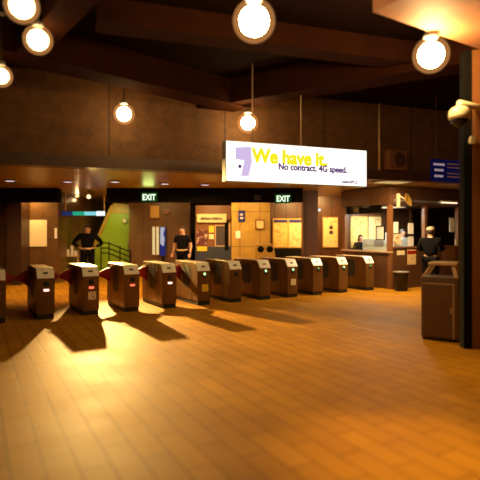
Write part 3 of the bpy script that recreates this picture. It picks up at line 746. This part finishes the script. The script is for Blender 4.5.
# papers taped to the front glass
def front_paper(label, px0, px1, py0, py1, m, yy=0.018, name='notice', cat='notice'):
    # where the pixel ray meets the booth front
    def hit(px):
        r = (px - 240) / F; # BC.x + x cos - yy sin = r (BC.y + x sin + yy cos)
        return (r * (BC.y + yy * math.cos(GA)) - BC.x + yy * math.sin(GA)) / (math.cos(GA) - r * math.sin(GA))
    x0, x1 = hit(px0), hit(px1); Y = bw((x0 + x1) / 2, yy).y
    z0, z1 = P(0, py1, Y).z, P(0, py0, Y).z
    t = bthing(name, label, cat, (x0 + x1) / 2, yy, z0)
    obj('print', B(-(x1 - x0) / 2, (x1 - x0) / 2, -0.012, 0, 0, z1 - z0), m, t)
    return t, (x1 - x0) / 2, z1 - z0
front_paper('white paper taped to the front glass beside the corner post', 393.5, 398, 222, 233, M['white'])
front_paper('cream photo sheet taped low on the front glass by the corner post', 393.5, 401, 234, 245, M['photo'])
front_paper('upper narrow white paper between the pale shirt and the person in the cap', 408, 413.3, 223, 234, M['white'])
front_paper('lower narrow white paper between the pale shirt and the person in the cap', 408, 413.3, 236.5, 246, M['white'])
front_paper('small cream plate on the front panel under the photo sheet', 397, 404.5, 250.5, 255, M['cream'], -0.001)
t, w, h = front_paper('tall cream notice with a red top on the front panel above the waste basket', 407.3, 415.8, 249.5, 264.5, M['mapcream'], -0.001)
obj('red_band', B(-w, w, -0.016, -0.001, h - 0.13, h - 0.03), M['red'], t)
front_paper('white paper high on the front glass near the pillar', 449.5, 454, 218, 232, M['white'])
front_paper('cream paper low by the sill near the pillar', 455, 460, 239, 247, M['cream'])
front_paper('reddish brown board leaning on the front panel near the pillar', 443, 455, 246, 262, M['brown'], -0.001, 'notice_board', 'board')
# tube lamp under the header
p = bw(2.45, -0.12)
t = bthing('tube_lamp', 'short lit tube lamp under the booth header near the pillar', 'lamp', 2.42, -0.10, 2.545)
obj('housing', B(-0.38, 0.38, -0.03, 0.035, 0.0, 0.05, bev=0.006), M['tan'], t)
bm = bmesh.new(); tube(bm, (-0.36, -0.01, -0.02), (0.36, -0.01, -0.02), 0.022, 12); obj('tube', bm, M['tube'], t, True)
# dish lamp on the header
p0 = bw(0.28, -0.03); zc = P(0, 200, p0.y).z
t = bthing('dish_lamp', 'tan dish shaped lamp on a bright bracket over the booth front', 'lamp', 0.28, -0.03, zc)
obj('bracket', B(-0.06, 0.02, -0.08, 0.0, -0.22, 0.18, bev=0.01), M['cream'], t)
bm = bmesh.new(); lathe(bm, [(0.03, -0.02), (0.10, 0.0), (0.19, 0.06), (0.205, 0.075), (0.18, 0.07), (0.08, 0.02), (0.02, 0.01)], 28, Matrix.Translation((0.20, -0.14, -0.02)) @ Matrix.Rotation(R(70), 4, 'X') @ Matrix.Rotation(R(18), 4, 'Y')); obj('dish', bm, M['ochre'], t, True)
bm = bmesh.new(); tube(bm, (-0.02, -0.05, 0.13), (0.20, -0.13, 0.0), 0.02, 8); obj('arm', bm, M['cream'], t)
lamp('SPOT', 'dish_fill', tuple(bw(0.15, -0.55)) + (zc + 0.30,), 9, (1, 0.62, 0.28), 0.04, tuple(bw(0.30, 0.0)) + (zc - 0.2,), 80, 0.6)  # unseen spot in front, shining back onto the dish and bracket
# shelf gadget behind front glass
t = bthing('counter', 'dark counter along the booth front', 'counter', 2.2, 0.40, 0)
obj('counter_top', B(-0.68, 0.68, -0.22, 0.30, 1.12, 1.16, bev=0.006), M['brown'], t)
obj('counter_body', B(-0.64, 0.64, -0.16, 0.26, 0, 1.12), M['darkwood'], t)
t = bthing('ticket_printer', 'grey ticket printer on the counter near the pillar', 'printer', 2.35, 0.40, 1.16)
obj('case', B(-0.20, 0.20, -0.14, 0.16, 0, 0.20, bev=0.02), M['grey'], t); obj('tray', B(-0.16, 0.16, -0.19, -0.14, 0.05, 0.075), M['tan'], t)
t = bthing('desk_lamp', 'small glowing round lamp beside the ticket printer', 'lamp', 2.02, 0.42, 1.16)
bm = bmesh.new(); lathe(bm, [(0.07, 0.0), (0.07, 0.02), (0.015, 0.03), (0.012, 0.22)]); obj('stand', bm, M['grey'], t)
bm = bmesh.new(); ball(bm, (0, 0, 0.28), 0.07, 0.07, 0.07); obj('shade', bm, M['tube'], t, True)

# waste basket
c = P(401, 0, 13.85)
t = thing('waste_basket', 'round black waste basket on the floor in front of the booth', 'waste basket', (c.x, c.y, 0), 0)
bm = bmesh.new(); lathe(bm, [(0.165, 0.0), (0.20, 0.50), (0.205, 0.52), (0.19, 0.52), (0.16, 0.04)]); obj('body', bm, M['rubber'], t, True)
bm = bmesh.new(); lathe(bm, [(0.20, 0.50), (0.215, 0.505), (0.215, 0.54), (0.195, 0.54)]); obj('rim', bm, M['grey'], t, True)

# ------------------------------------------------------------------ big litter bin
BL = Vector((2.73, 7.54, 0)); BR = R(-32)
t = thing('litter_bin', 'big brown metal litter bin with a tan open hood by the pillar', 'litter bin', BL, BR)
bwid, bdep, bh = 0.52, 0.42, 0.91
obj('body', B(0, bwid, 0, bdep, 0.035, bh, bev=0.012), M['bin'], t)
obj('plinth', B(0.02, bwid - 0.02, 0.02, bdep - 0.02, 0, 0.035), M['rubber'], t)
bm = bmesh.new(); box(bm, 0.03, bwid - 0.07, -0.012, 0.003, 0.06, bh - 0.07, bev=0.004); dr = obj('door', bm, M['bin'], t)
bm = bmesh.new()
box(bm, bwid - 0.07, bwid - 0.055, -0.016, 0.0, 0.05, bh - 0.06); box(bm, 0.03, bwid - 0.055, -0.016, 0.0, bh - 0.07, bh - 0.058)
obj('door_trim', bm, M['tan'], t)
bm = bmesh.new(); box(bm, bwid - 0.105, bwid - 0.085, -0.03, -0.012, 0.42, 0.50, bev=0.004); obj('latch', bm, M['tan'], dr)
obj('rim', B(-0.008, bwid + 0.008, -0.008, bdep + 0.008, bh, bh + 0.035, bev=0.008), M['bin'], t)
for (x, y, tx, ty) in ((0.0, 0.0, 0.12, 0.03), (bwid, 0.0, bwid - 0.05, 0.03), (0.0, bdep, 0.12, bdep - 0.03), (bwid, bdep, bwid - 0.05, bdep - 0.03)):
    bm = bmesh.new(); s = 0.035 if x == 0 else -0.055; sy = 0.035 if y == 0 else -0.035
    zb_, zt_ = bh + 0.03, 1.125
    A = [Vector((x, y, zb_)), Vector((x + s, y, zb_)), Vector((x + s, y + sy, zb_)), Vector((x, y + sy, zb_))]
    D = [Vector((tx, ty, zt_)), Vector((tx + s, ty, zt_)), Vector((tx + s, ty + sy, zt_)), Vector((tx, ty + sy, zt_))]
    va = [bm.verts.new(v) for v in A]; vd = [bm.verts.new(v) for v in D]
    bm.faces.new(va); bm.faces.new(vd)
    for i in range(4): bm.faces.new((va[i], va[(i + 1) % 4], vd[(i + 1) % 4], vd[i]))
    bmesh.ops.recalc_face_normals(bm, faces=bm.faces[:])
    obj('hood_strut', bm, M['tan'], t)
obj('hood_top', B(0.10, bwid - 0.02, 0.01, bdep - 0.01, 1.12, 1.165, bev=0.010), M['tan'], t)

# ------------------------------------------------------------------ people
def skin_mesh(chains, sub=2):
    """chains: list of (verts, edges, radii, root); each grown by a Skin modifier and joined in one bmesh"""
    out = bmesh.new()
    for verts, edges, radii, root in chains:
        me = bpy.data.meshes.new('tmp'); me.from_pydata([tuple(v) for v in verts], edges, [])
        o = bpy.data.objects.new('tmp', me); COL.objects.link(o)
        sk = o.modifiers.new('s', 'SKIN'); sk.use_smooth_shade = True
        if not me.skin_vertices: me.attributes  # layer is made with the modifier below
        if not me.skin_vertices:
            with bpy.context.temp_override(object=o, active_object=o):
                bpy.ops.mesh.customdata_skin_add()
        for i, r in enumerate(radii):
            s = me.skin_vertices[0].data[i]
            s.radius = r if isinstance(r, tuple) else (r, r); s.use_root = (i == root)
        sb = o.modifiers.new('d', 'SUBSURF'); sb.levels = sub; sb.render_levels = sub
        dg = bpy.context.evaluated_depsgraph_get(); dg.update()
        e = bpy.data.meshes.new_from_object(o.evaluated_get(dg))
        out.from_mesh(e)
        bpy.data.objects.remove(o); bpy.data.meshes.remove(me); bpy.data.meshes.remove(e)
    return out

def person(label, loc, rotz, k, arms, top, bottom, head_gear='hair', wide=1.0, seated=False, lean=0.0, stride=0.0, sleeve=1.0, belt=False):
    """arms: ((elbow, wrist) for -x side, same for +x side), figure faces -Y, k scales 1.75 m"""
    t = thing('person', label, 'person', loc, rotz)
    t.scale = (k * wide, k * wide ** .5, k)
    V = Vector
    pel, sp, ch, nk, hb, ht = V((0, 0, .95)), V((0, lean * .3, 1.13)), V((0, lean * .6, 1.31)), V((0, lean, 1.475)), V((0, lean - .015, 1.575)), V((0, lean - .02, 1.675))
    if seated:
        knees = [V((s * .11, -.42, .95)) for s in (-1, 1)]; ank = [V((s * .11, -.42, .52)) for s in (-1, 1)]
    else:
        knees = [V((s * .105, -.02 - s * stride * .5, .50)) for s in (-1, 1)]; ank = [V((s * .115, .02 - s * stride, .085)) for s in (-1, 1)]
    toes = [a + V((0, -.17, -.05)) for a in ank]
    hips = [V((s * .09, 0, .90)) for s in (-1, 1)]
    sh = [V((s * .185, lean * .8, 1.40)) for s in (-1, 1)]
    el = [V(arms[0][0]), V(arms[1][0])]; wr = [V(arms[0][1]), V(arms[1][1])]
    # body: one skin of pelvis, spine, head, arms, legs
    vs = [pel, sp, ch, nk, hb, ht] + sh + el + wr + hips + knees + ank + toes
    es = [(0, 1), (1, 2), (2, 3), (3, 4), (4, 5), (2, 6), (2, 7), (6, 8), (7, 9), (8, 10), (9, 11), (0, 12), (0, 13), (12, 14), (13, 15), (14, 16), (15, 17), (16, 18), (17, 19)]
    rd = [(.125, .10), (.12, .09), (.14, .10), .055, (.075, .09), (.07, .085), .058, .058, .042, .042, .029, .029, .082, .082, .058, .058, .04, .04, .032, .032]
    chains = [(vs, es, rd, 0)]
    # nose and ears
    chains.append(([hb + V((0, -.075, .045)), hb + V((0, -.108, .015)), hb + V((0, -.085, .005))], [(0, 1), (1, 2)], [.010, .014, .010], 0))
    for s in (-1, 1):
        chains.append(([hb + V((s * .068, .005, .045)), hb + V((s * .085, .012, .03)), hb + V((s * .070, .005, .0))], [(0, 1), (1, 2)], [.012, .014, .010], 0))
    # hands: palm and five bent fingers each
    for i, s in ((0, -1), (1, 1)):
        d = (wr[i] - el[i]).normalized(); side = d.cross(V((0, 1, 0)))
        side = side.normalized() if side.length > .2 else V((1, 0, 0))
        nrm = side.cross(d).normalized(); w = wr[i]
        chains.append(([w, w + d * .05, w + d * .09], [(0, 1), (1, 2)], [(.026, .02), (.040, .018), (.036, .014)], 0))
        for j, ln in enumerate((.068, .078, .072, .056)):
            b0 = w + d * .075 + side * (j - 1.5) * .020
            b1 = b0 + d * ln * .55; b2 = b1 + (d * .7 + nrm * .6 * -1).normalized() * ln * .5
            chains.append(([b0, b1, b2], [(0, 1), (1, 2)], [.0095, .009, .0075], 0))
        b0 = w + d * .025 - side * .028; b1 = b0 - side * .022 + d * .03; b2 = b1 + d * .03 - nrm * .01
        chains.append(([b0, b1, b2], [(0, 1), (1, 2)], [.012, .011, .009], 0))
    body = obj('body', skin_mesh(chains), M['skin'], t, True)
    for s in (-1, 1):
        bm = bmesh.new(); ball(bm, hb + V((s * .030, -.082, .050)), .010, .008, .007, 10); obj('eye', bm, M['hair'], body, True)
    bm = bmesh.new(); ball(bm, hb + V((0, -.083, -.035)), .024, .008, .006, 10); obj('mouth', bm, M['red'], body, True)
    # top
    e2 = [el[i] * sleeve + sh[i] * (1 - sleeve) for i in (0, 1)] if sleeve < 1 else el
    vs = [pel + V((0, 0, -.02)), sp, ch, ch + V((0, lean * .2 + .005, .15))] + sh + e2; es = [(0, 1), (1, 2), (2, 3), (2, 4), (2, 5), (4, 6), (5, 7)]
    rd = [(.165, .135), (.155, .12), (.175, .135), (.088, .085), .078, .078, .060, .060]
    if sleeve >= 1:
        ws = [wr[i] - (wr[i] - el[i]).normalized() * .02 for i in (0, 1)]
        vs += ws; es += [(6, 8), (7, 9)]; rd += [.043, .043]
    obj('jacket' if sleeve >= 1 else 'shirt', skin_mesh([(vs, es, rd, 0)]), top, t, True)
    # trousers and shoes
    vs = [pel + V((0, 0, .02))] + hips + knees + [a + V((0, 0, .02)) for a in ank]
    obj('trousers', skin_mesh([(vs, [(0, 1), (0, 2), (1, 3), (2, 4), (3, 5), (4, 6)], [(.15, .125), .105, .105, .078, .078, .062, .062], 0)]), bottom, t, True)
    for i in (0, 1):
        bm = skin_mesh([([ank[i] + V((0, .05, -.04)), ank[i] + V((0, -.06, -.045)), toes[i] + V((0, -.03, 0))], [(0, 1), (1, 2)], [.046, .045, .038], 0)])
        obj('shoe', bm, M['rubber'], t, True)
    if belt:
        bm = bmesh.new(); lathe(bm, [(.158, 0), (.162, .01), (.162, .04), (.158, .05)], 24, Matrix.Translation((0, 0, .965)) @ Matrix.Diagonal((1.0, .84, 1, 1))); obj('belt', bm, M['tan'], t, True)
    bm = bmesh.new()
    if head_gear == 'cap':
        ball(bm, hb + V((0, .018, .045)), .086, .094, .090, 20)
        bmesh.ops.delete(bm, geom=[v for v in bm.verts if (v.co - hb).y < -.035 or (v.co - hb).z > .075], context='VERTS')
        obj('hair', bm, M['hair'], t, True); bm = bmesh.new()
        lathe(bm, [(.100, .0), (.103, .03), (.092, .075), (.055, .105), (.01, .115)], 24, Matrix.Translation(hb + V((0, .005, .068))) @ Matrix.Diagonal((.90, 1.05, 1, 1)))
        h = obj('cap', bm, M['cap'], t, True)
        bm = bmesh.new(); lathe(bm, [(.085, 0), (.088, .006), (.06, .012)], 20, Matrix.Translation(hb + V((0, -.085, .068))) @ Matrix.Diagonal((.9, 1.0, 1, 1))); obj('brim', bm, M['cap'], h, True)
    else:
        ball(bm, hb + V((0, .022, .062)), .088, .098, .088, 20)
        bmesh.ops.delete(bm, geom=[v for v in bm.verts if (v.co - hb).y < -.035 and (v.co - hb).z < .085], context='VERTS')
        if head_gear == 'long':
            ball(bm, hb + V((0, .06, -.02)), .088, .06, .13, 16)
        obj('hair', bm, M['hair'], t, True)
    return t

AK = (((-.36, .06, 1.15), (-.19, -.04, 1.02)), ((.36, .06, 1.15), (.19, -.04, 1.02)))
DN = (((-.26, .02, 1.13), (-.27, -.06, .90)), ((.26, .02, 1.13), (.27, -.06, .90)))
FW = (((-.25, -.05, 1.15), (-.12, -.28, 1.15)), ((.25, -.05, 1.15), (.12, -.28, 1.15)))
c = P(88, 0, 17.0)
person('person in black jacket standing hands on hips beyond the gates near the green wall', (c.x, 16.95, 0), R(12), 1.085, AK, M['cloth_black'], M['cloth_black'], 'hair', wide=1.22, belt=True)
c = P(182.5, 0, 16.4)
person('person in dark short-sleeved shirt standing before the brown wall by the kiosk', (c.x, 16.4, 0), R(-25), 1.05, DN, M['cloth_navy'], M['cloth_black'], 'hair', wide=1.15, sleeve=.75, stride=.08, belt=True)
c = P(430.5, 0, 13.3)
person('person in black wearing a beige cap, standing at the booth front', (c.x, 13.3, 0), R(150), 1.01, FW, M['cloth_black'], M['cloth_black'], 'cap', wide=1.2)
p = bw(1.2, 0.62)
person('person in a pale blue shirt inside the booth behind the front glass', (p.x, p.y, 0), R(20), 1.0, DN, M['cloth_pale'], M['cloth_navy'], 'hair')
p = bw(0.42, 1.62)
person('dark-haired person in black at the desk inside the booth', (p.x, p.y, 0), R(15), 0.90, DN, M['cloth_black'], M['cloth_black'], 'long')

# ------------------------------------------------------------------ camera, world
cam = bpy.data.cameras.new('camera'); co = bpy.data.objects.new('camera', cam); COL.objects.link(co)
co.location = (0, 0, CAMZ); co.rotation_euler = (R(90), 0, 0)
cam.sensor_width = 36; cam.lens = F / 480 * 36; cam.shift_y = -(240 - HZ) / 480
cam.clip_start = 0.05
cam.dof.use_dof = True; cam.dof.focus_distance = 11.5; cam.dof.aperture_fstop = 0.55
sc.camera = co
w = bpy.data.worlds.new('world'); sc.world = w; w.use_nodes = True
w.node_tree.nodes['Background'].inputs['Color'].default_value = (0.02, 0.009, 0.004, 1)
w.node_tree.nodes['Background'].inputs['Strength'].default_value = 0.3
sc.view_settings.view_transform = 'Standard'; sc.view_settings.look = 'None'
sc.view_settings.exposure = 0.0; sc.view_settings.gamma = 1.0
sc.view_settings.use_curve_mapping = False
sc.cycles.use_denoising = True
sc.cycles.max_bounces = 6; sc.cycles.sample_clamp_indirect = 4.0
